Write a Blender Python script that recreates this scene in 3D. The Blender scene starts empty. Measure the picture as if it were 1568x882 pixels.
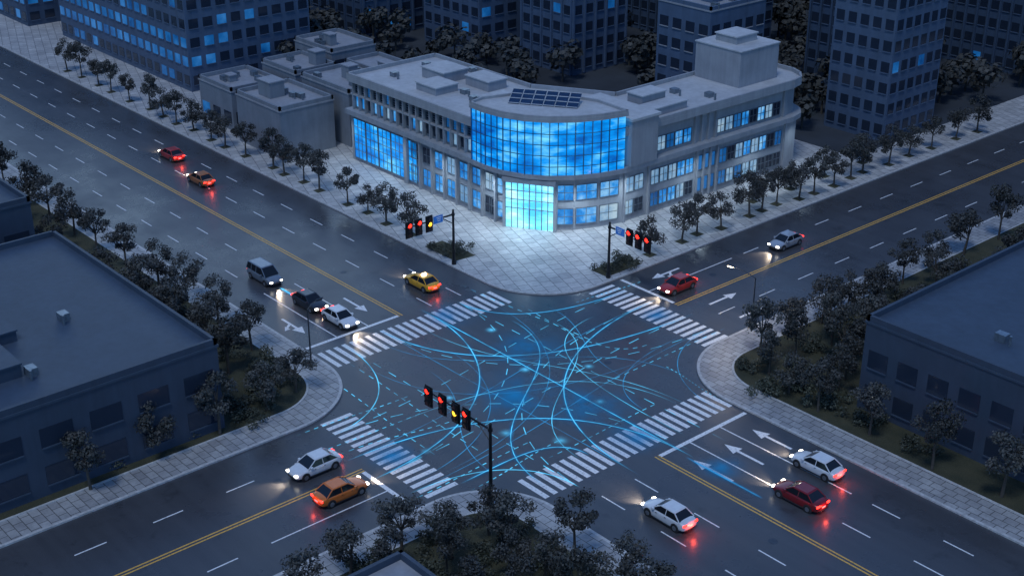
import bpy, math, random, bmesh
from mathutils import Vector, Matrix
R=random.Random(7)
scene=bpy.context.scene
scene.view_settings.view_transform='Standard'; scene.view_settings.look='None'; scene.view_settings.exposure=0

# ------------------------------------------------------------------ materials
MATS={}
def newmat(name):
    m=bpy.data.materials.new(name); m.use_nodes=True
    nt=m.node_tree; b=nt.nodes['Principled BSDF']; MATS[name]=m
    return m,nt,b
def coords(nt,kind='Object',scale=(1,1,1)):
    tc=nt.nodes.new('ShaderNodeTexCoord'); mp=nt.nodes.new('ShaderNodeMapping'); mp.inputs['Scale'].default_value=scale
    nt.links.new(tc.outputs[kind],mp.inputs[0]); return mp.outputs[0]
def noise_n(nt,vec,sc,det=4,rough=.6):
    n=nt.nodes.new('ShaderNodeTexNoise'); n.inputs['Scale'].default_value=sc; n.inputs['Detail'].default_value=det; n.inputs['Roughness'].default_value=rough
    nt.links.new(vec,n.inputs['Vector']); return n.outputs['Fac']
def ramp(nt,fac,stops):
    r=nt.nodes.new('ShaderNodeValToRGB'); cr=r.color_ramp
    while len(cr.elements)<len(stops): cr.elements.new(.5)
    for e,(p,c) in zip(cr.elements,stops): e.position=p; e.color=(*c,1) if len(c)==3 else c
    nt.links.new(fac,r.inputs[0]); return r.outputs[0]
def math_n(nt,op,a,b=None,clamp=False):
    m=nt.nodes.new('ShaderNodeMath'); m.operation=op; m.use_clamp=clamp
    for i,x in enumerate((a,b)):
        if x is None: continue
        if isinstance(x,(int,float)): m.inputs[i].default_value=x
        else: nt.links.new(x,m.inputs[i])
    return m.outputs[0]
def mixc(nt,fac,a,b,mode='MIX'):
    m=nt.nodes.new('ShaderNodeMix'); m.data_type='RGBA'; m.blend_type=mode
    for idx,x in ((0,fac),(6,a),(7,b)):
        if isinstance(x,(int,float)): m.inputs[idx].default_value=x
        elif isinstance(x,tuple): m.inputs[idx].default_value=(*x,1)
        else: nt.links.new(x,m.inputs[idx])
    return m.outputs[2]
def bump(nt,b,h,s=.3,d=.02):
    n=nt.nodes.new('ShaderNodeBump'); n.inputs['Strength'].default_value=s; n.inputs['Distance'].default_value=d
    nt.links.new(h,n.inputs['Height']); nt.links.new(n.outputs[0],b.inputs['Normal'])
def simple(name,col,rough=.6,metal=0,var=.25,sc=3.,kind='Object'):
    m,nt,b=newmat(name)
    v=coords(nt,kind); f=noise_n(nt,v,sc)
    lo=tuple(c*(1-var) for c in col); hi=tuple(min(1,c*(1+var)) for c in col)
    nt.links.new(ramp(nt,f,[(.3,lo),(.7,hi)]),b.inputs['Base Color'])
    b.inputs['Roughness'].default_value=rough; b.inputs['Metallic'].default_value=metal
    return m
# asphalt
m,nt,b=newmat('asphalt'); v=coords(nt)
f1=noise_n(nt,v,.12,5,.65); f2=noise_n(nt,v,18,3,.7)
vs=coords(nt,'Object',(.05,.9,1)); f3=noise_n(nt,vs,1.,4)
c=mixc(nt,.5,ramp(nt,f1,[(.3,(.036,.039,.046)),(.7,(.078,.082,.092))]),ramp(nt,f3,[(.3,(.035,.038,.045)),(.7,(.078,.082,.092))]))
c=mixc(nt,.35,c,ramp(nt,f2,[(.35,(.02,.02,.024)),(.7,(.12,.12,.13))]))
f5=noise_n(nt,v,.45,6,.7)
c=mixc(nt,ramp(nt,f5,[(.58,(0,0,0)),(.66,(.5,.5,.5))]),c,(.028,.029,.032))
nt.links.new(c,b.inputs['Base Color'])
nt.links.new(ramp(nt,f1,[(.3,(.20,)*3),(.7,(.42,)*3)]),b.inputs['Roughness']); bump(nt,b,f2,.25,.01)
# pavers
def pavers(name,w,h,c1,c2,mort,rot=0):
    m,nt,b=newmat(name); v=coords(nt)
    mp=v.node; mp.inputs['Rotation'].default_value=(0,0,rot)
    br=nt.nodes.new('ShaderNodeTexBrick'); br.inputs['Scale'].default_value=1; br.inputs['Brick Width'].default_value=w; br.inputs['Row Height'].default_value=h
    br.inputs['Mortar Size'].default_value=.035; br.inputs['Color1'].default_value=(*c1,1); br.inputs['Color2'].default_value=(*c2,1); br.inputs['Mortar'].default_value=(*mort,1)
    nt.links.new(v,br.inputs['Vector'])
    f=noise_n(nt,v,.35,5); g=noise_n(nt,v,4,4)
    c=mixc(nt,1.,br.outputs['Color'],ramp(nt,f,[(.25,(.62,.62,.64)),(.7,(1,1,1))]),'MULTIPLY')
    c=mixc(nt,1.,c,ramp(nt,g,[(.25,(.75,.75,.75)),(.65,(1,1,1))]),'MULTIPLY')
    nt.links.new(c,b.inputs['Base Color']); b.inputs['Roughness'].default_value=.5; bump(nt,b,br.outputs['Fac'],-.3,.02)
pavers('plaza_paving',1.3,1.3,(.50,.50,.50),(.66,.65,.64),(.13,.13,.14),math.radians(20))
pavers('sidewalk_paving',1.1,.8,(.36,.36,.37),(.50,.50,.50),(.12,.12,.12))
simple('kerb_stone',(.46,.46,.46),.6)
m,nt,b=newmat('road_paint'); v=coords(nt); f=noise_n(nt,v,5,5,.7)
nt.links.new(ramp(nt,f,[(.30,(.25,.25,.26)),(.48,(.80,.80,.80))]),b.inputs['Base Color']); b.inputs['Roughness'].default_value=.5
m,nt,b=newmat('yellow_paint'); v=coords(nt); f=noise_n(nt,v,5,5,.7)
nt.links.new(ramp(nt,f,[(.30,(.25,.16,.05)),(.5,(.76,.42,.08))]),b.inputs['Base Color']); b.inputs['Roughness'].default_value=.5
m,nt,b=newmat('planting_soil'); v=coords(nt); f=noise_n(nt,v,.6,6); g=noise_n(nt,v,9,4)
nt.links.new(mixc(nt,.5,ramp(nt,f,[(.3,(.02,.024,.012)),(.7,(.078,.068,.036))]),ramp(nt,g,[(.3,(.012,.02,.01)),(.7,(.08,.078,.045))])),b.inputs['Base Color']); b.inputs['Roughness'].default_value=.95
bump(nt,b,g,.8,.1)
simple('ground_dark',(.03,.037,.048),.9,sc=.08,var=.4)
def wallmat(name,col,rough=.65,sc=.4):
    m,nt,b=newmat(name); v=coords(nt); f=noise_n(nt,v,sc,6,.65)
    vs=coords(nt,'Object',(1.2,1.2,.12)); g=noise_n(nt,vs,1.2,5)
    c=mixc(nt,.5,ramp(nt,f,[(.3,tuple(x*.72 for x in col)),(.7,tuple(x*1.15 for x in col))]),ramp(nt,g,[(.3,tuple(x*.75 for x in col)),(.65,tuple(x*1.1 for x in col))]))
    nt.links.new(c,b.inputs['Base Color']); b.inputs['Roughness'].default_value=rough
wallmat('facade_stone',(.31,.325,.35)); wallmat('roof_light',(.45,.46,.48),.7,.25)
wallmat('house_wall',(.21,.23,.26)); wallmat('house_roof',(.30,.31,.34)); wallmat('tower_wall',(.055,.09,.15)); wallmat('tower_wall2',(.08,.12,.19)); wallmat('block_wall',(.04,.06,.095)); wallmat('block_roof',(.042,.066,.105))  # tower walls tinted bluer, distance haze put into their colour
simple('metal_frame',(.20,.24,.28),.35,.6); simple('mullion',(.05,.16,.30),.35,.5)
m,nt,b=newmat('dark_glass'); b.inputs['Base Color'].default_value=(.02,.03,.05,1); b.inputs['Roughness'].default_value=.08
def glow(name,c0,c1,c2,s,scl=(.25,.25,1.6)):
    m,nt,b=newmat(name); v=coords(nt,'Object',scl); f=noise_n(nt,v,1.,5,.6)
    v2=coords(nt,'Object',(.45,.45,.2)); w=nt.nodes.new('ShaderNodeTexNoise'); w.inputs['Scale'].default_value=.6; nt.links.new(v2,w.inputs['Vector'])
    f=math_n(nt,'ADD',math_n(nt,'MULTIPLY',f,.55),math_n(nt,'MULTIPLY',w.outputs['Fac'],.45))
    c=ramp(nt,f,[(.36,c0),(.5,c1),(.64,c2)]); nt.links.new(c,b.inputs['Emission Color']); b.inputs['Emission Strength'].default_value=s
    b.inputs['Base Color'].default_value=(.01,.04,.09,1); b.inputs['Roughness'].default_value=.1
glow('curtain_glow',(.0,.08,.40),(.0,.29,.88),(.2,.74,1.0),1.05,(.3,.3,1.0))
glow('entrance_glow',(.06,.45,.95),(.2,.75,1.0),(.6,.95,1.0),1.6)
glow('window_glow',(.0,.10,.42),(.03,.32,.85),(.35,.7,1.0),.8,(.9,.9,.9))
glow('window_pale',(.12,.3,.55),(.3,.52,.75),(.6,.8,.9),.65,(.9,.9,.9))
glow('window_far',(.0,.05,.22),(.01,.15,.48),(.05,.28,.75),.55,(.3,.3,.3))
simple('solar_panel',(.02,.05,.11),.15,.3); simple('black_metal',(.02,.022,.026),.4,.5); simple('pole_metal',(.07,.08,.095),.4,.6)
def em(name,c,s):
    m,nt,b=newmat(name); b.inputs['Base Color'].default_value=(*[x*.5 for x in c],1); b.inputs['Emission Color'].default_value=(*c,1); b.inputs['Emission Strength'].default_value=s
em('lens_red',(1,.02,.01),5); em('lens_yellow',(1,.5,.03),3); em('headlamp',(1,.93,.8),9); em('taillamp',(1,.03,.02),5); em('lamp_warm',(1,.8,.55),14); em('sign_blue',(.02,.16,.6),.35)
simple('lens_off',(.03,.012,.01),.3)
# foliage
def foliage(name,a,bb):
    m,nt,b=newmat(name); v=coords(nt); f=noise_n(nt,v,1.1,3); g=noise_n(nt,v,7,2)
    oi=nt.nodes.new('ShaderNodeObjectInfo')
    c=mixc(nt,.45,ramp(nt,f,[(.35,a),(.65,bb)]),ramp(nt,g,[(.35,a),(.7,bb)]))
    k=math_n(nt,'ADD',math_n(nt,'MULTIPLY',oi.outputs['Random'],.6),.65)
    cc=nt.nodes.new('ShaderNodeVectorMath'); cc.operation='SCALE'; nt.links.new(c,cc.inputs[0]); nt.links.new(k,cc.inputs['Scale'])
    nt.links.new(cc.outputs[0],b.inputs['Base Color']); b.inputs['Roughness'].default_value=.65
foliage('foliage',(.018,.021,.02),(.098,.096,.088)); foliage('foliage_shrub',(.022,.03,.02),(.085,.09,.062))
simple('bark',(.07,.06,.05),.9)
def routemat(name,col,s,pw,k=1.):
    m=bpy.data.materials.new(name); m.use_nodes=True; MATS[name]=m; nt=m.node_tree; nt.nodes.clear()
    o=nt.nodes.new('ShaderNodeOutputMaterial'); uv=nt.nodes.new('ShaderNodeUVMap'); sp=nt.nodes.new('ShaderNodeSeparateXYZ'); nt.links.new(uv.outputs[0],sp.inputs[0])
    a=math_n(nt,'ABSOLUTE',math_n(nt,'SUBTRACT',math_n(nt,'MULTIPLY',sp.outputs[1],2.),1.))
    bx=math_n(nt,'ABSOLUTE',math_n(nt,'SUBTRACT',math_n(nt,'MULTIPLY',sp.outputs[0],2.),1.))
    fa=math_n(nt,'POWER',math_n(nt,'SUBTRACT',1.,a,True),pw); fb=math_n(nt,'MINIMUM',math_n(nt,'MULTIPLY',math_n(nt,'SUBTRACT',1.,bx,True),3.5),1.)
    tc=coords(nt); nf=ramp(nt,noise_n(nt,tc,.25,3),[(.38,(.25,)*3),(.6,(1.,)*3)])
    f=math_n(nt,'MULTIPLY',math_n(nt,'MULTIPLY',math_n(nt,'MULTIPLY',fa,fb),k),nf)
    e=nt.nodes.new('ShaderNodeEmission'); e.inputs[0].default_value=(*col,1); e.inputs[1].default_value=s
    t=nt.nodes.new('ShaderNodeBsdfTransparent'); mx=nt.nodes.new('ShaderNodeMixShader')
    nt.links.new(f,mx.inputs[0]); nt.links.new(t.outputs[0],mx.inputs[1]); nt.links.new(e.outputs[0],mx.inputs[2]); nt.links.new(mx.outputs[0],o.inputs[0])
routemat('route_core',(.10,.58,1.0),1.6,.6,1.); routemat('route_faint',(.05,.40,.9),1.0,.6,.8); routemat('painted_halo',(.02,.28,.8),.6,2.2,.85); routemat('painted_flare',(.1,.55,1.),1.3,2.6,1.)  # last two paint bloom around the lines and at merges as emissive falloff

# ------------------------------------------------------------------ mesh builder
class MB:
    def __init__(s): s.v=[];s.f=[];s.m=[];s.mats=[];s.uv=[]
    def mi(s,n):
        if n not in s.mats: s.mats.append(n)
        return s.mats.index(n)
    def face(s,pts,mat,uv=None):
        i=len(s.v); s.v+= [tuple(p) for p in pts]; s.f.append(tuple(range(i,i+len(pts)))); s.m.append(s.mi(mat)); s.uv.append(uv)
    def hexa(s,p,mat):
        for q in ((0,3,2,1),(4,5,6,7),(0,1,5,4),(1,2,6,5),(2,3,7,6),(3,0,4,7)): s.face([p[i] for i in q],mat)
    def box(s,x0,x1,y0,y1,z0,z1,mat):
        s.hexa([(x0,y0,z0),(x1,y0,z0),(x1,y1,z0),(x0,y1,z0),(x0,y0,z1),(x1,y0,z1),(x1,y1,z1),(x0,y1,z1)],mat)
    def obox(s,p0,p1,z0,z1,o0,o1,mat):
        dx,dy=p1[0]-p0[0],p1[1]-p0[1]; L=math.hypot(dx,dy); n=(dy/L,-dx/L)
        P=lambda p,o:(p[0]+n[0]*o,p[1]+n[1]*o)
        a,b,c,d=P(p0,o1),P(p1,o1),P(p1,o0),P(p0,o0)
        s.hexa([(*a,z0),(*b,z0),(*c,z0),(*d,z0),(*a,z1),(*b,z1),(*c,z1),(*d,z1)],mat)
    def prism(s,poly,z0,z1,side,top=None):
        a=sum(poly[i][0]*poly[(i+1)%len(poly)][1]-poly[(i+1)%len(poly)][0]*poly[i][1] for i in range(len(poly)))
        if a<0: poly=poly[::-1]
        n=len(poly)
        for i in range(n):
            p,q=poly[i],poly[(i+1)%n]; s.face([(*p,z0),(*q,z0),(*q,z1),(*p,z1)],side)
        s.face([(*p,z1) for p in poly],top or side)
    def tube(s,p,q,r0,r1,mat,n=8,cap=True):
        p,q=Vector(p),Vector(q); d=(q-p).normalized(); a=d.orthogonal().normalized(); b=d.cross(a)
        A=[p+(a*math.cos(t*2*math.pi/n)+b*math.sin(t*2*math.pi/n))*r0 for t in range(n)]; B=[q+(a*math.cos(t*2*math.pi/n)+b*math.sin(t*2*math.pi/n))*r1 for t in range(n)]
        for i in range(n): j=(i+1)%n; s.face([A[i],A[j],B[j],B[i]],mat)
        if cap: s.face(B,mat); s.face(A[::-1],mat)
    def mesh(s,name):
        me=bpy.data.meshes.new(name); me.from_pydata(s.v,[],s.f)
        for n in s.mats: me.materials.append(MATS[n])
        me.polygons.foreach_set('material_index',s.m)
        if any(u for u in s.uv):
            l=me.uv_layers.new(name='UVMap'); k=0
            for f,u in zip(s.f,s.uv):
                for j in range(len(f)): l.data[k].uv=u[j] if u else (0,0); k+=1
        me.update(); return me
    def obj(s,name,parent=None,smooth=False,bevel=0):
        me=s.mesh(name); o=bpy.data.objects.new(name,me); scene.collection.objects.link(o)
        if parent: o.parent=parent
        if smooth: me.polygons.foreach_set('use_smooth',[True]*len(me.polygons))
        if bevel:
            w=o.modifiers.new('weld','WELD'); w.merge_threshold=.0005
            bv=o.modifiers.new('bevel','BEVEL'); bv.width=bevel; bv.segments=2; bv.limit_method='ANGLE'
        return o
def empty(name,loc=(0,0,0),rz=0):
    o=bpy.data.objects.new(name,None); scene.collection.objects.link(o); o.location=loc; o.rotation_euler=(0,0,rz); o.empty_display_size=.3; return o

# ------------------------------------------------------------------ ground, road, islands
g=MB(); g.face([(-1500,-1500,-.01),(1500,-1500,-.01),(1500,1500,-.01),(-1500,1500,-.01)],'ground_dark'); g.obj('ground')
g=MB(); g.face([(-420,-10.9,0),(300,-10.9,0),(300,13.2,0),(-420,13.2,0)],'asphalt')
g.face([(-13,13.2,0),(6,13.2,0),(6,420,0),(-13,420,0)],'asphalt'); g.face([(-9,-300,0),(10,-300,0),(10,-10.9,0),(-9,-10.9,0)],'asphalt')
for cx,cy in ((-24,12),(4,12),(-22,-22),(7,-22)): g.face([(cx,cy,-.004),(cx+15,cy,-.004),(cx+15,cy+14,-.004),(cx,cy+14,-.004)],'asphalt')
g.obj('road')
def island(cx,cy,sx,sy,r,ext,d):
    x,y=cx+sx*d,cy+sy*d; r=max(r-d,.6); ox,oy=x+sx*r,y+sy*r; N=20
    arc=[(ox-sx*r*math.sin(t*math.pi/2/N),oy-sy*r*math.cos(t*math.pi/2/N)) for t in range(N+1)]
    fx,fy=cx+sx*ext[0],cy+sy*ext[1]
    return arc+[(x,fy),(fx,fy),(fx,y)]
ISL={'N':(-12,12.8,-1,1,8.5,(390,390)),'W':(-7.8,-10.5,-1,-1,8.5,(390,280)),'E':(5.1,12.8,1,1,8.5,(280,390)),'S':(8.8,-10.5,1,-1,7.,(280,280))}
k=MB(); s=MB(); b=MB(); pz=MB()
for n,a in ISL.items():
    k.prism(island(*a,0),-.02,.15,'kerb_stone')
    (pz if n=='N' else s).prism(island(*a,.28),.152,.156,'plaza_paving' if n=='N' else 'sidewalk_paving')
    if n!='N':
        s.prism(island(*a,3.1 if n!='E' else 3.3),.157,.22,'kerb_stone')
        b.prism(island(*a,3.3 if n!='E' else 3.5),.222,.23,'planting_soil')
k.obj('kerb'); s.obj('sidewalk'); b.obj('planting_ground'); pz.obj('plaza_pavement')
g=MB()
g.prism([(-400,30),(-96,30),(-96,47),(-46,47),(-44,76),(-19,76),(-19,400),(-400,400)],.157,.17,'ground_dark'); g.obj('park_ground')

# markings
mk=MB(); ym=MB(); Z=.006
def rect(m,x0,x1,y0,y1,mat='road_paint',z=Z): m.face([(x0,y0,z),(x1,y0,z),(x1,y1,z),(x0,y1,z)],mat)
y=-10.0
while y<12.2: rect(mk,-18.7,-15.1,y,y+.5); y+=.93
y=-10.2
while y<12.7: rect(mk,10.9,14.3,y,y+.5); y+=.93
x=-11.4
while x<4.6: rect(mk,x,x+.5,19.4,22.9); x+=.93
x=-7.3
while x<8.4: rect(mk,x,x+.5,-17.3,-14.1); x+=.93
rect(mk,-20.5,-20.1,-10.2,1.0); rect(mk,15.7,16.1,1.4,12.5); rect(mk,-11.6,-3.9,24.3,24.7); rect(mk,1.5,8.5,-19.1,-18.7)
for a,bb in ((-420,-20.1),(15.7,300)):
    rect(ym,a,bb,.95,1.1,'yellow_paint'); rect(ym,a,bb,1.3,1.45,'yellow_paint')
rect(ym,-3.65,-3.5,24.3,420,'yellow_paint'); rect(ym,-3.3,-3.15,24.3,420,'yellow_paint')
rect(ym,.95,1.1,-300,-18.7,'yellow_paint'); rect(ym,1.3,1.45,-300,-18.7,'yellow_paint')
def dashes(axis,c,a,bb,step=6.5,L=2.6,w=.13):
    t=a
    while t<bb:
        if axis=='x': rect(mk,t,t+L,c-w/2,c+w/2)
        else: rect(mk,c-w/2,c+w/2,t,t+L)
        t+=step
for c in (-2.7,-6.5): rect(mk,-34,-20.5,c-.07,c+.07); dashes('x',c,-250,-36)
for c in (5.,8.9): dashes('x',c,-250,-22); rect(mk,16.1,30,c-.07,c+.07); dashes('x',c,32,120)
for c in (-2.7,-6.5): dashes('x',c,17,120)
rect(mk,-7.65,-7.52,24.7,38); dashes('y',-7.6,40,250); dashes('y',.9,26,250)
rect(mk,5.,5.13,-30,-19.1); dashes('y',5.06,-120,-32); dashes('y',-3.3,-120,-19)
def arrow(cx,cy,ang,turn=0):
    c,sn=math.cos(ang),math.sin(ang)
    T=lambda p:(cx+p[0]*c-p[1]*sn,cy+p[0]*sn+p[1]*c,Z+.001)
    mk.face([T((-2,-.14)),T((.8,-.14)),T((.8,.14)),T((-2,.14))],'road_paint')
    mk.face([T((.8,-.6)),T((2.3,0)),T((.8,.6))],'road_paint')
    if turn:
        t=turn; q=[T((-.6,.12*t)),T((-.2,.12*t)),T((.3,.75*t)),T((-.05,.75*t))]; q2=[T((-.3,.72*t)),T((.55,.6*t)),T((.55,1.25*t))]
        mk.face(q if t>0 else q[::-1],'road_paint'); mk.face(q2,'road_paint')
for c,t in ((3.1,0),(7.,0),(10.7,0)): arrow(20.5,c,math.pi,t)
arrow(-25.5,-.8,0); arrow(-25.5,-8.4,0,-1); arrow(-9.6,29.5,-math.pi/2,1); arrow(-1.2,29,math.pi/2); arrow(2.9,29,math.pi/2)
mk.obj('road_markings'); ym.obj('centre_line_markings')
m=MB()
for q in ((-8,6),(4,-9),(-2,-25),(30,-1),(-33,3),(-6,33),(24,10.8),(-45,-7.6),(1,10)):
    m.tube((q[0],q[1],-.01),(q[0],q[1],.005),.38,.38,'pole_metal',20)
m.obj('manhole_covers')

# ------------------------------------------------------------------ glowing guidance routes
rt=MB(); zc=[.02]
def strip(pts,w,mat,z,u_off=0,u_scale=1):
    n=len(pts); L=[]
    for i,p in enumerate(pts):
        a=pts[max(0,i-1)]; c=pts[min(n-1,i+1)]; dx,dy=c[0]-a[0],c[1]-a[1]; l=math.hypot(dx,dy) or 1
        L.append(((p[0]-dy/l*w/2,p[1]+dx/l*w/2,z),(p[0]+dy/l*w/2,p[1]-dx/l*w/2,z)))
    for i in range(n-1):
        u0,u1=i/(n-1)*u_scale+u_off,(i+1)/(n-1)*u_scale+u_off
        rt.face([L[i][1],L[i+1][1],L[i+1][0],L[i][0]],mat,[(u0,0),(u1,0),(u1,1),(u0,1)])
def bez(p0,p1,p2,p3,n=30):
    return [tuple((1-t)**3*p0[k]+3*(1-t)**2*t*p1[k]+3*(1-t)*t*t*p2[k]+t**3*p3[k] for k in (0,1)) for t in [i/n for i in range(n+1)]]
def route(p0,d0,p3,d3,w=.13,dash=False,halo=True,mat='route_core'):
    L=math.hypot(p3[0]-p0[0],p3[1]-p0[1])*.42
    pts=bez(p0,(p0[0]+d0[0]*L,p0[1]+d0[1]*L),(p3[0]-d3[0]*L,p3[1]-d3[1]*L),p3)
    zc[0]+=.0010; z=zc[0]
    if halo: strip(pts,.8,'painted_halo',z)
    if dash:
        for i in range(0,len(pts)-1,2): strip([pts[i],((pts[i][0]+pts[i+1][0])/2,(pts[i][1]+pts[i+1][1])/2),pts[i+1]],w,mat,z+.0005,i/len(pts),1/len(pts))
    else: strip(pts,w,mat,z+.0005)
E,Wd,Nn,Sd=(1,0),(-1,0),(0,1),(0,-1)
C='route_core'; F='route_faint'
routes=[
((-20,-2.4),E,(17,-2),E,.10,False,False,F),((-19,-7),E,(16,-7),E,.10,True,False,C),((-19,-2.4),E,(-.8,24),Nn,.14,False,True,C),((-18,-7),E,(-5,-18),Sd,.12,False,False,C),((-18,-2.4),E,(2.6,23),Nn,.10,True,False,C),
((18,3.4),Wd,(-20,3.6),Wd,.13,False,True,C),((18,7.5),Wd,(-20,7.6),Wd,.10,True,False,C),((17,3.4),Wd,(-.8,-19),Sd,.13,False,True,C),((15,11),Wd,(2.6,23),Nn,.10,False,False,F),((17,4),Wd,(-5,-18),Sd,.10,True,False,C),
((-5.6,24),Sd,(-.8,-19),Sd,.10,False,False,F),((-5.6,24),Sd,(16,-2),E,.13,False,True,C),((-9.3,23),Sd,(-19,7.6),Wd,.12,False,True,C),((-5.6,23),Sd,(15,-7),E,.10,True,False,C),((-9.3,23),Sd,(-5,-18),Sd,.10,True,False,C),
((3,-19),Nn,(-.8,24),Nn,.10,True,False,C),((6.6,-18),Nn,(15,-7),E,.12,False,False,C),((3,-19),Nn,(-19,3.6),Wd,.14,False,True,C),((6.6,-18),Nn,(2.6,23),Nn,.10,False,False,F),((3,-18),Nn,(-19,7.6),Wd,.10,True,False,C),
((-22,10.6),E,(-1,12),E,.12,True,False,C),((-14,12),E,(1,16),Nn,.10,True,False,C),((-16,10),E,(6,-14),Sd,.09,False,False,F),((-7,16),Sd,(15,5.5),E,.09,False,False,C),((8,13.5),Wd,(-17,-4),Wd,.10,False,False,F),((13,-9),Wd,(-12,9),Wd,.10,False,True,C),((-2,-19),Nn,(0,-6),Nn,.12,True,False,C),((7.5,-19),Nn,(7,-5),Nn,.12,True,False,C),((9.5,-14),Nn,(8.5,-3),Nn,.12,True,False,C),((-14,-12),E,(4,-12.8),E,.10,True,False,C),((-15,-8.8),E,(6,-9.6),E,.10,True,False,C),((3.6,24),Sd,(3.8,6),Sd,.10,True,False,C),((-10.6,16),Nn,(-9.8,26),Nn,.10,True,False,C),((13,12.6),Wd,(5,13.5),Wd,.10,True,False,C),
((-7,-20),Nn,(-6.2,-8),Nn,.12,True,False,C),((-3.4,-22),Nn,(-3,-9),Nn,.12,True,False,C),((10,-6),Nn,(9.6,8),Nn,.1,True,False,C),((-12,14),E,(4,9),E,.1,False,False,F),((2,19),Sd,(10,6),E,.1,False,False,F),((11,9),Wd,(-3,-12),Sd,.1,False,False,C),((-13,-8),E,(3,14),Nn,.09,False,False,F),((-9,-4),E,(9,-11),E,.09,False,False,F),((-16,1),E,(12,9.6),E,.09,False,False,C),((-9,12),E,(12,-4),E,.09,False,False,C),((5.5,-17),Nn,(-11,0),Wd,.1,False,False,F),((8.2,-14),Nn,(12,-3),E,.1,False,True,C)]
for a in routes: route(*a)
route((-33.8,-4.6),E,(-30.6,-4.6),E,w=.8,halo=False,mat='painted_halo'); route((-34,-4.5),E,(-30.8,-4.5),E,w=.35,halo=False,mat='route_core')  # blue beam ahead of the minivan, painted on the road as emissive strips
route((25.8,2.9),Wd,(17.5,2.9),Wd,w=.22,halo=True,mat='route_faint')  # light streak in the lane, also painted as emissive strips
def spot(cx,cy,r,mat='painted_flare'):
    zc[0]+=.0010; N=16
    for i in range(N):
        a,bb=2*math.pi*i/N,2*math.pi*(i+1)/N
        rt.face([(cx,cy,zc[0]),(cx+r*math.cos(a),cy+r*math.sin(a),zc[0]),(cx+r*math.cos(bb),cy+r*math.sin(bb),zc[0])],mat,[(.5,.5),(.5,0),(.5,0)])
for q in ((-11.5,6,.9),(8.6,-3.2,1.1),(-3.5,-5.8,.8),(4.6,-6,1.),(-3,3,.9),(.5,8,.8),(6,4,.8),(2.4,-13,.8)): spot(*q)  # painted glow where lines merge
for q in ((-16.8,5,4),(12.3,2,4),(1,-15.6,3.4),(20.5,4.,3),(-3,21,3.),(0,-1,7),(-6,6,6),(6,3,6)): spot(*q,'painted_halo')  # blue light spill on crosswalks and junction, painted as wide emissive discs
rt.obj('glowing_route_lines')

# ------------------------------------------------------------------ main building
def window(m,p0,p1,z0,z1,mat,fr='metal_frame',nv=1,nh=0,o=0):
    m.obox(p0,p1,z0,z1,o-.02,o+.03,mat)
    dx,dy=p1[0]-p0[0],p1[1]-p0[1]; L=math.hypot(dx,dy); ux,uy=dx/L,dy/L; A=lambda t:(p0[0]+ux*t,p0[1]+uy*t)
    t=.07
    m.obox(A(-t),A(L+t),z0-t,z0,o-.02,o+.16,fr); m.obox(A(-t),A(L+t),z1,z1+t,o-.02,o+.12,fr)
    m.obox(A(-t),A(0),z0,z1,o-.02,o+.118,fr); m.obox(A(L),A(L+t),z0,z1,o-.02,o+.118,fr)
    for i in range(1,nv+1): c=L*i/(nv+1); m.obox(A(c-.035),A(c+.035),z0,z1,o+.03,o+.09,fr)
    for i in range(1,nh+1): c=z0+(z1-z0)*i/(nh+1); m.obox(A(0),A(L),c-.03,c+.03,o+.03,o+.085,fr)
mbp=empty('glass_corner_office_building')
base=[(-62.5,25),(-34,25),(-31.5,25.3),(-29,26.3),(-26.8,27.9),(-25.0,30.1),(-23.8,32.8),(-23,35.5),(-22.4,66),(-22.9,68),(-24.2,69.5),(-26,70.3),(-33.5,70.3),(-33.5,45),(-43,39.5),(-62.5,39.5)]
def inset_front(off):
    out=[]; n=len(base)
    for i,p in enumerate(base):
        if i in (12,13,14,15): out.append((p[0]-(off if i in(15,) else 0),p[1]+ (off if i==12 else 0))); continue
        a,c=base[i-1],base[(i+1)%n]; dx,dy=c[0]-a[0],c[1]-a[1]; l=math.hypot(dx,dy)
        if i==0: out.append((p[0]-off,p[1]-off)); continue
        out.append((p[0]+dy/l*off,p[1]-dx/l*off))
    return out
w=MB(); w.prism(base,.15,6.5,'facade_stone'); w.prism(inset_front(.55),6.5,7.15,'facade_stone')
w.prism([(p[0],p[1]) for p in inset_front(-.6)],7.15,10.9,'facade_stone')
w.prism(inset_front(.25),10.9,11.5,'facade_stone','roof_light')
w.obj('walls',mbp)
w=MB(); fr=inset_front(.25)
for i in list(range(0,len(fr))):
    p,q=fr[i],fr[(i+1)%len(fr)]
    if math.hypot(q[0]-p[0],q[1]-p[1])>.2 and not(1<=i<=6): w.obox(p,q,11.502,12.0,-.3,-.01,'facade_stone')
w.obj('parapet',mbp)
w=MB()
def roofbox(x0,x1,y0,y1,h,zb=11.502):
    w.box(x0,x1,y0,y1,zb,zb+h,'house_roof'); w.box(x0-.12,x1+.12,y0-.12,y1+.12,zb+h,zb+h+.15,'roof_light')
roofbox(-56,-51.5,32,36,1.3); roofbox(-49.5,-45,34,37,1.2); roofbox(-52,-48,28,31.5,.9); roofbox(-41.5,-38,29.5,33.5,1.1); roofbox(-26.5,-24.3,42,48,.9); roofbox(-29.5,-27,43,47,1.7)
roofbox(-33,-25.5,59,66.5,4.6); roofbox(-31.5,-28,61,65,.9,16.25)
for q in ((-59,29),(-44,30),(-36,36),(-30,51),(-60,35),(-26,53),(-47,31),(-54,38)):
    w.box(q[0],q[0]+.9,q[1],q[1]+.9,11.502,12.1,'metal_frame'); w.tube((q[0]+1.8,q[1],11.5),(q[0]+1.8,q[1],12.3),.15,.15,'metal_frame')
w.obj('rooftop_plant',mbp)
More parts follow.
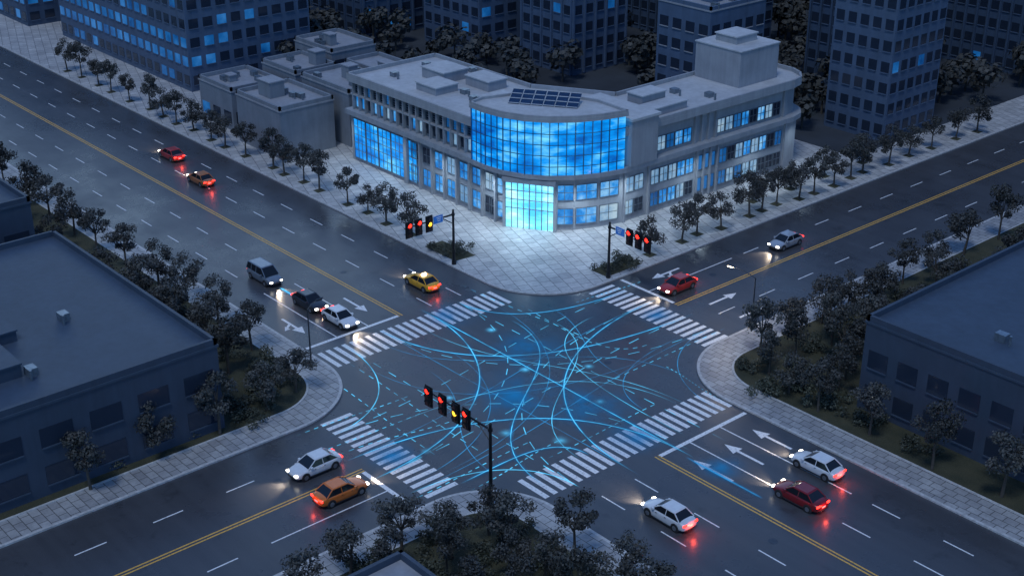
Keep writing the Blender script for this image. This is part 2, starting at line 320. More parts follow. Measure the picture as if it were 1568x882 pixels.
dr=[(-36.6,24.35),(-34,24.25),(-31.3,24.6),(-28.7,25.6),(-26.4,27.3),(-24.6,29.6),(-23.3,32.4),(-22.5,35.6)]
dback=[(-27.5,35.9),(-32.,34.2),(-35.8,30.5),(-37.,26.5)]
w=MB(); w.prism(dr+dback,7.16,13.5,'curtain_glow','roof_light'); w.obj('curtain_glass',mbp)
w=MB()
def scalep(p,c,k): return (c[0]+(p[0]-c[0])*k,c[1]+(p[1]-c[1])*k)
cc=(-30,30)
w.prism([scalep(p,cc,1.035) for p in dr+dback],13.502,13.95,'facade_stone','roof_light')
w.prism([scalep(p,cc,1.03) for p in dr+dback],6.6,7.155,'facade_stone')
P=dr+dback
for i in range(len(P)):
    p,q=scalep(P[i],cc,1.03),scalep(P[(i+1)%len(P)],cc,1.03)
    w.obox(p,q,13.952,14.25,-.25,-.01,'facade_stone')
w.obj('drum_roof_frame',mbp)
w=MB()
for i in range(len(dr)-1):
    p,q=dr[i],dr[i+1]; dx,dy=q[0]-p[0],q[1]-p[1]; L=math.hypot(dx,dy)
    A=lambda t:(p[0]+dx*t,p[1]+dy*t)
    for t in (0,1/3,2/3): w.obox(A(t),A(t+.1/L),7.16,13.5,.0,.16 if t==0 else .1,'mullion')
    for zz in (8.2,9.5,10.8,12.1): w.obox(p,q,zz-.035,zz+.035,0,.09,'mullion')
w.obj('mullions',mbp)
w=MB(); w.box(-32,-22.2,36.4,40.8,7.2,12.7,'facade_stone'); w.box(-32.2,-22.0,36.2,41.,12.7,13.,'roof_light'); w.obj('stair_tower',mbp)
w=MB()
for i in range(6):
    x0=-33.8+i*1.15; y0=27.6+i*.78; ca,sa=math.cos(.6),math.sin(.6)
    T=lambda a,b_,z:(x0+a*ca-b_*sa,y0+a*sa+b_*ca,z)
    w.hexa([T(0,0,14.0),T(1.25,0,14.0),T(1.25,2.6,15.),T(0,2.6,15.),T(0,0,14.06),T(1.25,0,14.06),T(1.25,2.6,15.06),T(0,2.6,15.06)],'solar_panel')
    for t in (0,.85,1.7,2.5): w.hexa([T(0,t,14.07+t/2.6),T(1.25,t,14.07+t/2.6),T(1.25,t+.09,14.1+t/2.6),T(0,t+.09,14.1+t/2.6),T(0,t,14.1+t/2.6),T(1.25,t,14.1+t/2.6),T(1.25,t+.09,14.13+t/2.6),T(0,t+.09,14.13+t/2.6)],'roof_light')
    w.hexa([T(-.06,0,14.0),T(.0,0,14.0),T(.0,2.6,15.),T(-.06,2.6,15.),T(-.06,0,14.13),T(.0,0,14.13),T(.0,2.6,15.13),T(-.06,2.6,15.13)],'roof_light')
w.obj('solar_panels',mbp)
w=MB()
x=-61.8
for i in range(7):
    if x<-50:
        window(w,(x,25),(x+2.5,25),.7,6.0,'curtain_glow' if R.random()<.7 else 'window_far',nv=2,nh=4); x+=2.75
    else: break
w.obox((-50.6,25),(-50.,25),.16,6.49,0,.4,'facade_stone')
x=-49.6
while x<-34.6:
    for z0,z1 in ((.9,3.0),(3.9,5.9)):
        window(w,(x+.25,25),(x+1.75,25),z0,z1,R.choice(('window_glow','window_glow','window_far','window_pale','dark_glass')),nv=1,nh=1)
    w.obox((x+2.0,25),(x+2.3,25),.16,6.49,0,.35,'facade_stone'); x+=2.42
x=-62.
while x<-38.2:
    window(w,(x+.15,25.6),(x+1.2,25.6),7.5,8.95,R.choice(('window_glow','window_glow','window_pale','window_far','dark_glass')),nv=0)
    window(w,(x+.15,25.6),(x+1.2,25.6),9.4,10.6,R.choice(('dark_glass','dark_glass','dark_glass','window_far')),nv=0,nh=3)
    w.obox((x-.1,25.6),(x+.06,25.6),7.16,10.89,0,.55,'facade_stone'); x+=1.36
w.obox((-62.5,25.6),(-38,25.6),9.05,9.25,.0,.5,'facade_stone')
def lerp(p,q,t): return (p[0]+(q[0]-p[0])*t,p[1]+(q[1]-p[1])*t)
w.obj('windows_street_side',mbp)
w=MB()
pe=[(-31.2,24.95),(-26.2,28.05)]
w.obox(pe[0],pe[1],.16,5.9,-1.0,.1,'entrance_glow')
for i in range(0,9):
    a=lerp(pe[0],pe[1],i/8-.008); c=lerp(pe[0],pe[1],i/8+.008); w.obox(a,c,.16,5.9,.1,.2 if i%4 else .35,'metal_frame')
for zz in (2.6,3.7,4.8): w.obox(pe[0],pe[1],zz-.04,zz+.04,.1,.18,'metal_frame')
w.obox(lerp(pe[0],pe[1],-.05),lerp(pe[0],pe[1],1.05),5.9,6.48,-1.2,.7,'facade_stone')
for t in (-.05,1.0): w.obox(lerp(pe[0],pe[1],t),lerp(pe[0],pe[1],t+.05),.16,5.9,-1.0,.4,'facade_stone')
w.obj('entrance',mbp)
w=MB()
for a,bb,t0,t1 in ((base[1],base[2],.1,.8),(base[4],base[5],.25,.95),(base[5],base[6],.08,.92),(base[6],base[7],.08,.92)):
    for z0,z1 in ((.9,2.8),(3.9,5.7)): window(w,lerp(a,bb,t0),lerp(a,bb,t1),z0,z1,R.choice(('window_glow','window_pale','window_glow')),nv=1,nh=1)
def gridwin(y0,y1,n,rows,xf):
    st=(y1-y0)/n
    for i in range(n):
        a=y0+i*st+.12; c=y0+(i+1)*st-.12
        for z0,z1,o in rows:
            fx=lambda yy: -23+ (yy-35.5)/30.5*.6
            p,q=(fx(a)+o,a),(fx(c)+o,c)
            window(w,p,q,z0,z1,R.choice(('window_glow','window_glow','window_pale','window_pale','window_far','dark_glass')),nv=1,nh=1)
low=[(1.0,2.7,0),(3.8,5.6,0)]; up=[(7.6,9.3,-.6)]
gridwin(36.2,39.4,2,low,0)
gridwin(42,48.,4,up,0); gridwin(40.5,48.,5,low,0); gridwin(52.5,64.5,8,low+up,0)
for yy in (36,40,48.3,49.5,50.7,52,64.9): 
    w.obox((-23+(yy-35.5)/30.5*.6,yy),(-23+(yy-35.5)/30.5*.6,yy+.3),.16,6.49,0,.3,'facade_stone')
    if yy>42: w.obox((-23.6+(yy-35.5)/30.5*.6,yy),(-23.6+(yy-35.5)/30.5*.6,yy+.3),7.16,10.89,0,.35,'facade_stone')
for yy in (48.7,49.9,51.1): 
    for z0,z1,o in low: window(w,(-22.7,yy),(-22.68,yy+.7),z0,z1,'window_far',nv=0)
w.obj('windows',mbp)
def plaza_fill(x,y,e,col=(.66,.85,1.)):  # added spots, no real fittings; stand in for facade glow on the plaza
    l=bpy.data.lights.new('added_plaza_fill','SPOT'); l.energy=e; l.color=col; l.spot_size=math.radians(158); l.spot_blend=1; l.shadow_soft_size=.3
    o=bpy.data.objects.new('added_plaza_fill',l); scene.collection.objects.link(o); o.parent=mbp; o.location=(x,y,6.3)
for q in ((-33,23.,900),(-27.3,24.3,1500),(-22.8,29.3,1100),(-21.,36,800),(-42,22.8,800),(-52,22.8,650),(-61,22.8,500),(-20.4,47,750),(-20.2,58,700),(-20.4,67,400)): plaza_fill(*q)

# ------------------------------------------------------------------ generic buildings
def building(name,x0,x1,y0,y1,h,wall,roof,fl=3.4,bay=3.,lit=.15,wins=True,boxes=2,seed=1,ribs=False):
    r=random.Random(seed); p=empty(name,((x0+x1)/2,(y0+y1)/2,.15)); W,D=(x1-x0)/2,(y1-y0)/2
    m=MB(); m.box(-W,W,-D,D,0,h,wall); 
    m.box(-W-.1,W+.1,-D-.1,D+.1,h,h+.2,roof)
    for a in (((-W,-D),(W,-D)),((W,-D),(W,D)),((W,D),(-W,D)),((-W,D),(-W,-D))): m.obox(a[0],a[1],h+.2,h+.75,-.3,.0,wall)
    m.obj('walls',p)
    m=MB()
    for i in range(boxes):
        bw,bd=r.uniform(.12,.28)*W*2,r.uniform(.12,.28)*D*2; bx,by=r.uniform(-.6,.4)*W,r.uniform(-.6,.4)*D; bh=r.uniform(.8,2.4)
        m.box(bx,bx+bw,by,by+bd,h+.2,h+.2+bh,wall); m.box(bx-.1,bx+bw+.1,by-.1,by+bd+.1,h+.2+bh,h+.35+bh,roof)
    for i in range(4):
        bx,by=r.uniform(-.8,.7)*W,r.uniform(-.8,.7)*D; m.box(bx,bx+1.,by,by+.8,h+.2,h+.9,'metal_frame'); m.tube((bx+1.5,by,h+.2),(bx+1.5,by,h+1.1),.12,.12,'metal_frame')
    m.obj('rooftop_plant',p)
    if wins:
        m=MB()
        for p0,p1 in (((-W,-D),(W,-D)),((W,-D),(W,D))):
            L=math.hypot(p1[0]-p0[0],p1[1]-p0[1]); n=max(1,int(L/bay)); st=L/n
            if ribs:
                for i in range(n+1):
                    a=lerp(p0,p1,min(.985,i*st/L)); c=lerp(p0,p1,min(1,(i*st+.3)/L)); m.obox(a,c,.2,h-.01,0,.35,wall)
            z=1.
            while z+fl*.6<h:
                band=r.random()<.25
                for i in range(n):
                    a=lerp(p0,p1,(i*st+.2*st)/L); c=lerp(p0,p1,(i*st+.85*st)/L)
                    mt='window_far' if r.random()<(lit*(2.5 if band else .6)) else 'dark_glass'
                    m.obox(a,c,z,z+fl*.5,0,.05,mt); m.obox(a,c,z-.12,z,0,.15,roof)
                z+=fl
        if m.f: m.obj('windows',p)
    return p
H='low_rise_house'
building(H,-79,-68,17.5,26,6.6,'house_wall','house_roof',wins=False,boxes=1,seed=2)
building(H,-78,-66.5,27.5,35,7.4,'house_wall','house_roof',wins=False,boxes=1,seed=3)
building(H,-92,-83,19,27,5.6,'house_wall','house_roof',bay=2.5,lit=.1,boxes=1,seed=4)
building(H,-91,-82,29,36,6.4,'house_wall','house_roof',wins=False,boxes=1,seed=5)
building(H,-81,-69,37,43,7.,'house_wall','house_roof',wins=False,boxes=1,seed=6)
building(H,-96,-86,38,46,7.2,'house_wall','house_roof',bay=2.5,boxes=1,seed=7)
building('office_block',-150,-104,24,46,19,'tower_wall2','tower_wall2',lit=.5,seed=8,bay=2.4,fl=2.9)
building('office_block',-205,-160,22,50,24,'tower_wall','tower_wall2',lit=.35,seed=9,bay=2.6,fl=3.)
building('office_block',-52,-42,72,84,16,'tower_wall2','house_roof',lit=.02,seed=10,wins=True,bay=2.4,fl=2.9)
T='tower_block'
spec=[(-128,-112,62,78,26),(-105,-90,70,84,22),(-84,-72,74,86,30),(-70,-58,92,106,26),(-46,-34,100,114,30),(-30,-20,84,96,24),(-160,-140,64,82,30),(-120,-104,96,112,34),(-92,-78,104,120,40),(-64,-50,124,140,44),(-40,-24,128,144,38),(-150,-130,104,120,36),(-36,-22,160,178,44),(-108,-92,134,150,44),(-78,-64,150,166,50),(-190,-172,80,98,30),(-135,-118,140,156,46),(-56,-42,176,192,50),(-170,-150,130,150,44),(-240,-215,30,55,30),(-230,-205,70,90,34),(-200,-180,120,140,40)]
for i,s_ in enumerate(spec): building(T,*s_,R.choice(('tower_wall','tower_wall','tower_wall2')),'tower_wall2',lit=.05,seed=20+i,bay=R.choice((1.9,2.4)),fl=2.9,ribs=i%2==0)
O='dark_office_building'
building(O,-44,-12,-62,-24,8,'block_wall','block_roof',lit=.0,seed=50,bay=4,boxes=3)
building(O,-84,-52,-60,-23,9,'block_wall','block_roof',lit=.0,seed=51,bay=4)
building(O,-130,-95,-60,-24,12,'block_wall','block_roof',lit=.1,seed=52,bay=3)
building(O,-190,-140,-60,-24,16,'block_wall','block_roof',lit=.1,seed=57,bay=3)
building(O,22,52,20.5,50,8.5,'block_wall','block_roof',lit=.0,seed=53,bay=3,boxes=4)
building(O,20,54,60,86,13,'block_wall','block_roof',lit=.08,seed=54,bay=3)
building(O,18,50,95,125,22,'tower_wall','block_roof',lit=.1,seed=55,bay=3)
building(O,16,50,135,170,30,'tower_wall','block_roof',lit=.1,seed=58,bay=3)
building('entrance_pavilion',18.5,34,-46,-27.5,4.6,'block_wall','house_roof',lit=0,seed=56,bay=3,boxes=0)

# ------------------------------------------------------------------ trees
def tree_mesh(seed,H=4.9,Wc=2.15,nl=1900,ls=.24,fol='foliage'):
    r=random.Random(seed); m=MB(); 
    top=Vector((r.uniform(-.15,.15),r.uniform(-.15,.15),H*.36)); m.tube((0,0,-.05),top,.13,.09,'bark'); m.tube(top,top+Vector((.05,0,H*.3)),.09,.03,'bark',6)
    cl=[]
    for i in range(11):
        a=r.uniform(0,6.28); rad=Wc*r.uniform(.25,.78); z=H*r.uniform(.40,.86); rad*= (1.15-abs(z/H-.58)*1.6)
        c=Vector((rad*math.cos(a),rad*math.sin(a),z)); cl.append((c,r.uniform(.45,.85)*Wc*.46)); 
        m.tube(top+Vector((0,0,r.uniform(-.1,.6))),c,.05,.015,'bark',5,False)
    cl.append((Vector((0,0,H*.88)),Wc*.33))
    for i in range(nl):
        c,cr=r.choice(cl); d=Vector((r.gauss(0,1),r.gauss(0,1),r.gauss(0,1))).normalized()*cr*(r.random()**.45)*r.choice((1,1,1,1.2)); d.z*=.8
        p=c+d; n=(d.normalized()+Vector((r.gauss(0,.6),r.gauss(0,.6),r.gauss(0.2,.6)))).normalized(); a=n.orthogonal().normalized(); a=Matrix.Rotation(r.uniform(0,6.28),3,n)@a; b_=n.cross(a); s_=ls*r.uniform(.6,1.25)
        m.face([p-a*s_*.5,p+b_*s_*.32,p+a*s_*.5,p-b_*s_*.32],fol)
    return m.mesh('tree_crown')
TM=[tree_mesh(i,H=h,Wc=w_) for i,(h,w_) in enumerate(((4.9,2.1),(5.3,2.3),(4.5,2.2),(5.0,1.9),(4.7,2.5),(5.5,2.0),(4.3,2.0)))]
pits=MB()
def tree(x,y,s=1.,z=.16,pit=False):
    o=bpy.data.objects.new('street_tree',R.choice(TM)); scene.collection.objects.link(o); o.location=(x,y,z); o.rotation_euler=(0,0,R.uniform(0,6.28)); o.scale=(s*R.uniform(.88,1.12),s*R.uniform(.88,1.12),s*R.uniform(.88,1.12))
    if pit:
        pits.box(x-.75,x+.75,y-.75,y+.75,.157,.175,'kerb_stone'); pits.box(x-.62,x+.62,y-.62,y+.62,.158,.179,'planting_soil')
for x in (-128,-123,-117,-112,-106,-100,-96,-91.5,-87,-82,-77.5,-73,-66.5,-63,-59.5,-55.,-49,-45,-41,-36.5):
    tree(x+R.uniform(-.4,.4),14.8+R.uniform(-.3,.3),R.uniform(.9,1.08),pit=True)
for y in (31.5,37,40,43.5,49,51.5,54.5,58,61,65,69,72,77,82,87,93,98): tree(-14.3+R.uniform(-.4,.4),y,R.uniform(.9,1.15),pit=True)
for y in (53,60,67,75): tree(-17+R.uniform(-.4,.4),y,R.uniform(.8,1.),pit=True)
pits.prism([(-32.5,13.9),(-27,13.9),(-26.8,16.6),(-32.5,16.4)],.157,.2,'planting_soil'); pits.prism([(-15.3,23.6),(-12.9,23.6),(-12.9,29),(-15.3,29)],.157,.2,'planting_soil')
pits.obj('tree_pits')
for p in ((-37,-14),(-30,-14.2),(-23.5,-14.6),(-43,-14.5),(-49,-14.3),(-55,-15),(-62,-14.5),(-68,-15),(-75,-14.5),(-82,-15),(-89,-15),(-97,-15),(-105,-15),(-114,-15),
          (-33,-17.5),(-30,-19.5),(-26.5,-18),(-24,-20.5),(-27,-22),(-20.5,-18.5),(-36,-20),(-39.5,-17.5),(-13.2,-16.2),(-12.3,-19.8),(-11.3,-24.5),(-11.8,-31),(-46,-18.5),(-10.8,-37),(-19,-22.),(-58,-19),(-70,-19)):
    tree(p[0]+R.uniform(-.4,.4),p[1]+R.uniform(-.4,.4),R.uniform(1.,1.25))
for p in ((9.5,22),(9.3,27),(9.3,31.5),(9.5,36),(9.4,41),(9.6,46),(9.5,52),(9.5,58),(9.6,65),(13.,19.5),(16.5,17.8),(20.5,17.),(12.5,24.),(13.5,29),(16,26),(15,34),(17,30.5),(15.5,39),(19,21.5),(26,17),(32,17),(38,17.2),(45,17),(16,45),(17,51),(16,57),(18,24),(11.5,38),(12.5,48)):
    tree(p[0]+R.uniform(-.4,.4),p[1]+R.uniform(-.4,.4),R.uniform(.95,1.2))
for p in ((12.6,-23.),(12.8,-28.3),(13.6,-33),(15.8,-20.8),(18,-17.2),(20.6,-19.3),(21.6,-13.8),(17.5,-22.8),(26.8,-14.),(23,-17.5),(24,-21),(21,-23.5),(30,-15),(27,-19),(14.5,-25.5),(28,-23),(33,-18),(12.8,-39),(15.3,-17.2)):
    tree(p[0]+R.uniform(-.3,.3),p[1]+R.uniform(-.3,.3),R.uniform(.9,1.1))
def shrub_mesh(seed):
    r=random.Random(seed); m=MB()
    for k_ in range(9):
        c=Vector((r.uniform(-1.6,1.6),r.uniform(-.8,.8),.35)); m.tube((c.x,c.y,0),(c.x,c.y,.4),.03,.02,'bark',4,False)
        for i in range(90):
            d=Vector((r.gauss(0,1),r.gauss(0,1),abs(r.gauss(0,1)))).normalized()*.6*r.random()**.5; p=c+d; n=(d.normalized()+Vector((r.gauss(0,.6),r.gauss(0,.6),r.gauss(0.2,.6)))).normalized(); a_=n.orthogonal().normalized(); b_=n.cross(a_); s_=.2
            m.face([p-a_*s_*.5,p+b_*s_*.35,p+a_*s_*.5,p-b_*s_*.35],'foliage_shrub')
    return m.mesh('shrub_leaves')
SM=[shrub_mesh(i) for i in range(3)]
def shrub(x,y,s=1,rz=None):
    o=bpy.data.objects.new('shrub',R.choice(SM)); scene.collection.objects.link(o); o.location=(x,y,.16); o.scale=(s,s,s); o.rotation_euler=(0,0,R.uniform(0,3.1) if rz is None else rz)
for p in ((-30.8,14.8),(-28.5,15.5),(-14.,24.8),(-14,27.4),(17,-15.5),(24.5,-14.6),(13.5,-20.5),(19,-21),(25,-18.5),(-11.8,-21.8),(-16,-15.2),(-20,-15),(11,19.5),(15,16.8),(10.5,33),(22,-15.7),(11.9,-26),(-34,-16),(-28,-16.5),(-40,-15.5),(-45,-16),(12,27),(14,22),(18,-18.5),(22,-20),(16,-24),(20,-16),(-14,-18.5),(-17,-17.5),(13,31),(17,20),(20,19),(11.5,43),(-23,-16.5),(-15,-22),(24,18.5),(30,18.5),(-13,-27),(-13,-34)): shrub(*p,R.uniform(.9,1.3))
m=MB(); r=random.Random(11)
def blob(x,y,h,w_):
    for k_ in range(5):
        c=Vector((x+r.uniform(-w_,w_)*.6,y+r.uniform(-w_,w_)*.6,h*r.uniform(.5,.85)))
        for i in range(42):
            d=Vector((r.gauss(0,1),r.gauss(0,1),r.gauss(0,1))).normalized()*w_*.55*r.random()**.4; p=c+d; n=(d.normalized()+Vector((r.gauss(0,.5),r.gauss(0,.5),.3))).normalized(); a_=n.orthogonal().normalized(); b_=n.cross(a_); s_=.95
            m.face([p-a_*s_*.5,p+b_*s_*.4,p+a_*s_*.5,p-b_*s_*.4],'foliage')
    m.tube((x,y,0),(x,y,h*.6),.2,.12,'bark',5,False)
foot=[q[:4] for q in spec]+[(-96,-66,17,47),(-150,-104,24,46),(-205,-160,22,50),(-52,-42,72,84),(-66,-20,23,72)]
n=0
while n<420:
    x,y=r.uniform(-230,-19),r.uniform(30,190)
    if any(a-2<x<b_+2 and c-2<y<d+2 for a,b_,c,d in foot): continue
    blob(x,y,r.uniform(4.5,7),r.uniform(2.2,3.2)); n+=1
m.obj('distant_trees')

# ------------------------------------------------------------------ traffic lights
def signal(x,y,armdir,L,heads,zt=6.0,side=1,sign=None):
    p=empty('traffic_light',(x,y,.15)); ad=Vector((*armdir,0)); fn=Vector((armdir[1],-armdir[0],0))*side
    m=MB(); m.tube((0,0,0),(0,0,zt+.5),.17,.12,'black_metal',12); m.tube((0,0,0),(0,0,.5),.27,.24,'black_metal',12); m.tube((0,0,zt+.5),(0,0,zt+.62),.15,.05,'black_metal',12)
    m.tube(ad*.1+Vector((0,0,zt)),ad*L+Vector((0,0,zt+.1)),.1,.06,'black_metal',10); m.tube(Vector((0,0,zt-1.1)),ad*1.6+Vector((0,0,zt)),.05,.05,'black_metal',8)
    m.tube((0,0,zt-.12),(0,0,zt+.12),.2,.2,'black_metal',12)
    m.obj('mast',p)
    m=MB()
    def B(c,hw,hd,hh,mat):
        P_=[c+ad*sx*hw+fn*sy*hd+Vector((0,0,sz*hh)) for sz in(-1,1) for sx,sy in((-1,-1),(1,-1),(1,1),(-1,1))]; m.hexa(P_,mat)
    for d,col in heads:
        c=ad*d+Vector((0,0,zt-.1))+fn*.26; B(c,.36,.16,.84,'black_metal'); B(c-fn*.02,.46,.03,.94,'black_metal'); m.tube(c+fn*-.26,c-fn*.02,.04,.04,'black_metal',6)
        for k_,zz in enumerate((.52,0,-.52)):
            mat={0:'lens_red',1:'lens_yellow'}.get(k_) if {'r':0,'y':1}.get(col)==k_ else 'lens_off'
            cc_=c+Vector((0,0,zz))+fn*.16; m.tube(cc_,cc_+fn*.04,.24,.23,mat,14)
            for q in range(7):
                a0,a1=math.pi*q/7,math.pi*(q+1)/7; e=lambda a,o:cc_+ad*.27*math.cos(a)+Vector((0,0,.27*math.sin(a)))+fn*o
                m.face([e(a0,0),e(a1,0),e(a1,.14),e(a0,.14)],'black_metal')
    m.obj('signal_heads',p)
    if sign:
        m=MB(); c=ad*sign+Vector((0,0,zt+.05))+fn*.15; B(c,.62,.03,.42,'sign_blue'); B(c-fn*.012,.68,.025,.48,'road_paint')
        for q in range(3): B(c+fn*.035+ad*(-.1)+Vector((0,0,.22-.2*q)),.35-.08*q,.004,.04,'road_paint')
        m.obj('direction_sign',p)
signal(-26.5,13.3,(0,-1),6.6,((6.2,'r'),(4.9,'r'),(3.5,'y')),5.9,-1,2.2)
signal(-12.7,23.6,(1,0),6.2,((3.2,'r'),(4.5,'r'),(5.8,'r')),5.9,1,1.7)
signal(12.4,-14.3,(-1,0),7.6,((7.4,'r'),(5.6,'r'),(3.9,'y'),(2.6,'r')),7.,-1)
def street_lamp(x,y,h,dr_,L,lit=True,e=0):
    p=empty('street_lamp',(x,y,.15)); m=MB(); d=Vector((*dr_,0)).normalized()
    m.tube((0,0,0),(0,0,.6),.16,.14,'pole_metal',10); m.tube((0,0,.6),(0,0,h),.09,.06,'pole_metal',10)
    pr=Vector((0,0,h))
    for i in range(1,6):
        t=i/5; q=Vector((0,0,h))+d*L*t+Vector((0,0,.5*math.sin(t*math.pi/2))); m.tube(pr,q,.05,.045,'pole_metal',8,False); pr=q
    m.tube(pr-d*.1,pr+d*.7,.1,.07,'pole_metal',8)
    m.obj('post',p); m=MB(); s_=d.cross(Vector((0,0,1)))*.12; u=Vector((0,0,-.11)); m.hexa([pr+s_+u,pr-s_+u,pr+d*.6-s_+u,pr+d*.6+s_+u,pr+s_+u*.6,pr-s_+u*.6,pr+d*.6-s_+u*.6,pr+d*.6+s_+u*.6],'lamp_warm' if lit else 'pole_metal'); m.obj('lantern',p)
    if lit:
        l=bpy.data.lights.new('lamp_light','POINT'); l.energy=e; l.color=(1,.82,.62); l.shadow_soft_size=.2; o=bpy.data.objects.new('lamp_light',l); scene.collection.objects.link(o); o.parent=p; o.location=pr+d*.3+Vector((0,0,-.4))
street_lamp(5.6,25.6,5.6,(-1,-.15),2.6,True,600)
street_lamp(-16.8,-11.9,5.9,(-.2,1),1.3,False)

# ------------------------------------------------------------------ cars
def paint(name,c,metal=.3):
    m,nt,b=newmat(name); v=coords(nt); f=noise_n(nt,v,2.5,3)
    nt.links.new(ramp(nt,f,[(.3,tuple(x*.88 for x in c)),(.7,c)]),b.inputs['Base Color']); b.inputs['Metallic'].default_value=metal; b.inputs['Roughness'].default_value=.35; b.inputs['Coat Weight'].default_value=.6
paint('paint_white',(.72,.73,.75),.1); paint('paint_silver',(.5,.52,.55),.5); paint('paint_red',(.45,.03,.025)); paint('paint_darkred',(.25,.015,.02)); paint('paint_orange',(.8,.20,.03)); paint('paint_yellow',(.9,.45,.03)); paint('paint_grey',(.20,.24,.29)); paint('paint_black',(.03,.035,.045)); paint('paint_brown',(.5,.17,.05))
simple('tyre',(.02,.02,.02),.85); simple('rim',(.4,.41,.43),.3,.8); simple('trim',(.03,.03,.033),.5)
m,nt,b=newmat('car_glass'); b.inputs['Base Color'].default_value=(.012,.016,.022,1); b.inputs['Roughness'].default_value=.05
def car(name,x,y,ang,pt,kind='sedan',head=70,tail=5):
    p=empty(name,(x,y,.01),math.radians(ang)); van=kind=='van'
    st=[(-2.32,.70,.38,.78),(-2.2,.83,.28,.95),(-1.65,.90,.2,1.02),(-.8,.92,.18,.98),(.5,.92,.18,.95),(1.2,.91,.2,.92),(1.8,.87,.22,.82),(2.18,.78,.28,.70),(2.33,.62,.36,.60)]
    if van: st=[(-2.4,.78,.38,.9),(-2.32,.88,.3,1.08),(-1.65,.94,.22,1.1),(-.8,.95,.2,1.08),(.5,.95,.2,1.06),(1.3,.94,.22,1.03),(1.85,.9,.24,.95),(2.25,.8,.3,.8),(2.4,.64,.36,.68)]
    m=MB(); rings=[]
    for X,w_,zl,zb in st:
        h=[(w_*.88,zl),(w_*.99,zl+.1),(w_,(zl+zb)/2),(w_*.97,zb-.1),(w_*.86,zb-.01),(w_*.4,zb+.025)]
        rings.append([(X,a,z) for a,z in h]+[(X,-a,z) for a,z in h[::-1]])
    n=len(rings[0]); vv=[v_ for r_ in rings for v_ in r_]; ff=[]
    for i in range(len(rings)-1):
        for j in range(n): k_=(j+1)%n; ff.append((i*n+j,i*n+k_,(i+1)*n+k_,(i+1)*n+j))
    ff.append(tuple(range(n))); ff.append(tuple(range((len(rings)-1)*n,len(rings)*n))[::-1])
    me=bpy.data.meshes.new('body'); me.from_pydata(vv,[],ff); me.materials.append(MATS[pt]); me.polygons.foreach_set('use_smooth',[True]*len(me.polygons)); me.update()
    bm=bmesh.new(); bm.from_mesh(me); bmesh.ops.recalc_face_normals(bm,faces=bm.faces); bm.to_mesh(me); bm.free()
    o=bpy.data.objects.new('body',me); scene.collection.objects.link(o); o.parent=p; sb=o.modifiers.new('s','SUBSURF'); sb.levels=1; sb.render_levels=2
    if van: bx0,bx1,rx0,rx1,bz,rz,bw,rw=-2.28,1.55,-2.0,.65,1.04,1.82,.88,.74
    else: bx0,bx1,rx0,rx1,bz,rz,bw,rw=-1.85,1.12,-1.15,.3,.94,1.44,.83,.64
    m=MB(); Bq=[(bx0,-bw,bz),(bx1,-bw,bz),(bx1,bw,bz),(bx0,bw,bz)]; Tq=[(rx0,-rw,rz),(rx1,-rw,rz),(rx1,rw,rz),(rx0,rw,rz)]
    m.hexa(Bq+Tq,'car_glass'); g_=m.obj('glass',p,bevel=.05)
    m=MB()
    def bar(a,c,wd): m.tube(a,c,wd,wd,pt,6)
    for k_ in range(4): bar(Vector(Bq[k_]),Vector(Tq[k_]),.05)
    for sy in(-1,1):
        bar(Vector((-.35,sy*(bw-.0),bz)),Vector((-.35,sy*(rw+.0),rz)),.035); bar(Vector((rx0,sy*rw,rz)),Vector((rx1,sy*rw,rz)),.055)
        if van: bar(Vector((-1.3,sy*bw,bz)),Vector((-1.3,sy*rw,rz)),.035)
        m.box(.75,.95,sy*(bw+.02) if sy>0 else sy*(bw+.2),sy*(bw+.2) if sy>0 else sy*(bw+.02),bz+.02,bz+.16,pt)
    m.hexa([(rx0-.03,-rw,rz-.02),(rx1+.03,-rw,rz-.02),(rx1+.03,rw,rz-.02),(rx0-.03,rw,rz-.02),(rx0+.1,-rw+.08,rz+.055),(rx1-.1,-rw+.08,rz+.055),(rx1-.1,rw-.08,rz+.055),(rx0+.1,rw-.08,rz+.055)],pt)
    m.obj('roof_and_pillars',p)
    m=MB()
    for wx in (-1.42,1.42):
        for sy in (-1,1):
            yo=st[2][1]; m.tube((wx,sy*(yo-.25),.34),(wx,sy*(yo+.012),.34),.40,.40,'trim',20); m.tube((wx,sy*(yo-.2),.33),(wx,sy*(yo+.03),.33),.335,.325,'tyre',20); m.tube((wx,sy*(yo-.1),.33),(wx,sy*(yo+.045),.33),.21,.2,'rim',12)
    m.obj('wheels',p)
    m=MB(); fx,bx=st[-1][0],st[0][0]
    for sy in (-1,1):
        a,c=(sy*.44,sy*.76); a,c=min(a,c),max(a,c); m.box(fx-.25,fx-.03,a,c,.56,.70,'headlamp'); m.box(bx+.02,bx+.14,min(sy*.4,sy*.8),max(sy*.4,sy*.8),.72,.88,'taillamp')
    m.obj('lamps',p,bevel=.02)
    m=MB(); m.box(fx-.12,fx+.02,-.42,.42,.34,.52,'trim'); m.box(bx-.02,bx+.1,-.55,.55,.3,.42,'trim'); m.box(bx-.015,bx+.05,-.22,.22,.56,.68,'road_paint')
    for sy in(-1,1):
        for dx_ in (.45,-.5): m.box(dx_,dx_+.16,min(sy*.92,sy*.945),max(sy*.92,sy*.945),.8,.84,'trim')
        m.box(-1.0,1.0,min(sy*.86,sy*.925),max(sy*.86,sy*.925),.2,.28,'trim')
    m.obj('bumpers_and_trim',p,bevel=.01)
    if kind=='taxi': m=MB(); m.box(-.5,-.3,-.28,.28,1.49,1.64,'lamp_warm'); m.obj('roof_sign',p)
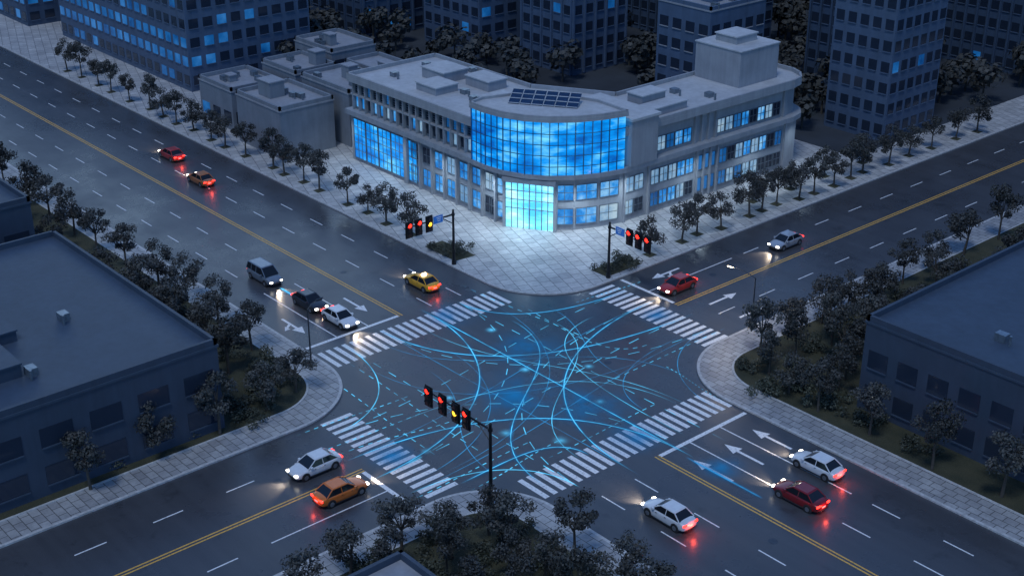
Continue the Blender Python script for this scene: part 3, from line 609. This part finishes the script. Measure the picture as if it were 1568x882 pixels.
    if head:
        l=bpy.data.lights.new('headlight','SPOT'); l.energy=head*18; l.color=(1,.78,.55); l.spot_size=math.radians(75); l.spot_blend=.8; l.shadow_soft_size=.15
        o=bpy.data.objects.new('headlight',l); scene.collection.objects.link(o); o.parent=p; o.location=(fx+.15,0,.62); o.rotation_euler=(math.radians(72),0,math.radians(-90))
    if tail:
        l=bpy.data.lights.new('taillight','POINT'); l.energy=tail*2; l.color=(1,.08,.04); l.shadow_soft_size=.15
        o=bpy.data.objects.new('taillight',l); scene.collection.objects.link(o); o.parent=p; o.location=(bx-.35,0,.7)
car('sedan_car',-79,7.,180,'paint_red',head=30,tail=12); car('sedan_car',-68,5.2,180,'paint_brown',head=30,tail=14)
car('minivan',-36.8,-4.6,0,'paint_grey','van',40,3); car('sedan_car',-28.1,-4.6,0,'paint_black',head=20,tail=6); car('sedan_car',-22.9,-4.4,0,'paint_white',head=45,tail=5)
car('taxi',-24.4,7.2,180,'paint_yellow','taxi',20,8)
car('sedan_car',-5.9,45.3,-90,'paint_silver',head=40); car('sedan_car',-5.9,27.2,-90,'paint_red',head=40,tail=14)
car('sedan_car',-1.3,-21.8,-90,'paint_white',head=45); car('sedan_car',3.3,-22.4,90,'paint_orange',head=25,tail=12)
car('sedan_car',22.8,-4.9,180,'paint_white',head=45,tail=30); car('sedan_car',27.9,4.9,180,'paint_darkred',head=30,tail=20); car('sedan_car',26.,9.6,180,'paint_white',head=30,tail=20)

# ------------------------------------------------------------------ world, sun, camera
wd=bpy.data.worlds.new('World'); scene.world=wd; wd.use_nodes=True; nt=wd.node_tree; bg=nt.nodes['Background']
sk=nt.nodes.new('ShaderNodeTexSky'); sk.sky_type='NISHITA'; sk.sun_disc=False; sk.sun_elevation=math.radians(6); sk.sun_rotation=math.radians(-60)
mx=nt.nodes.new('ShaderNodeMix'); mx.data_type='RGBA'; mx.blend_type='MULTIPLY'; mx.inputs[0].default_value=1; mx.inputs[7].default_value=(.36,.64,1.25,1)
nt.links.new(sk.outputs[0],mx.inputs[6]); nt.links.new(mx.outputs[2],bg.inputs[0]); bg.inputs[1].default_value=.25
l=bpy.data.lights.new('sun','SUN'); l.energy=1.15; l.angle=math.radians(12); l.color=(.78,.88,1.0); o=bpy.data.objects.new('sun',l); scene.collection.objects.link(o)
o.rotation_euler=Vector((-.25,.45,-1)).to_track_quat('-Z','Y').to_euler()
cam=bpy.data.cameras.new('camera'); cam.sensor_width=36; cam.lens=2100/1568*36; cam.clip_end=3000; cam.clip_start=.5
o=bpy.data.objects.new('camera',cam); scene.collection.objects.link(o); o.location=(82.46,-73.11,61.45); o.rotation_euler=(math.radians(90-24.81),0,math.radians(138.94-90)); scene.camera=o
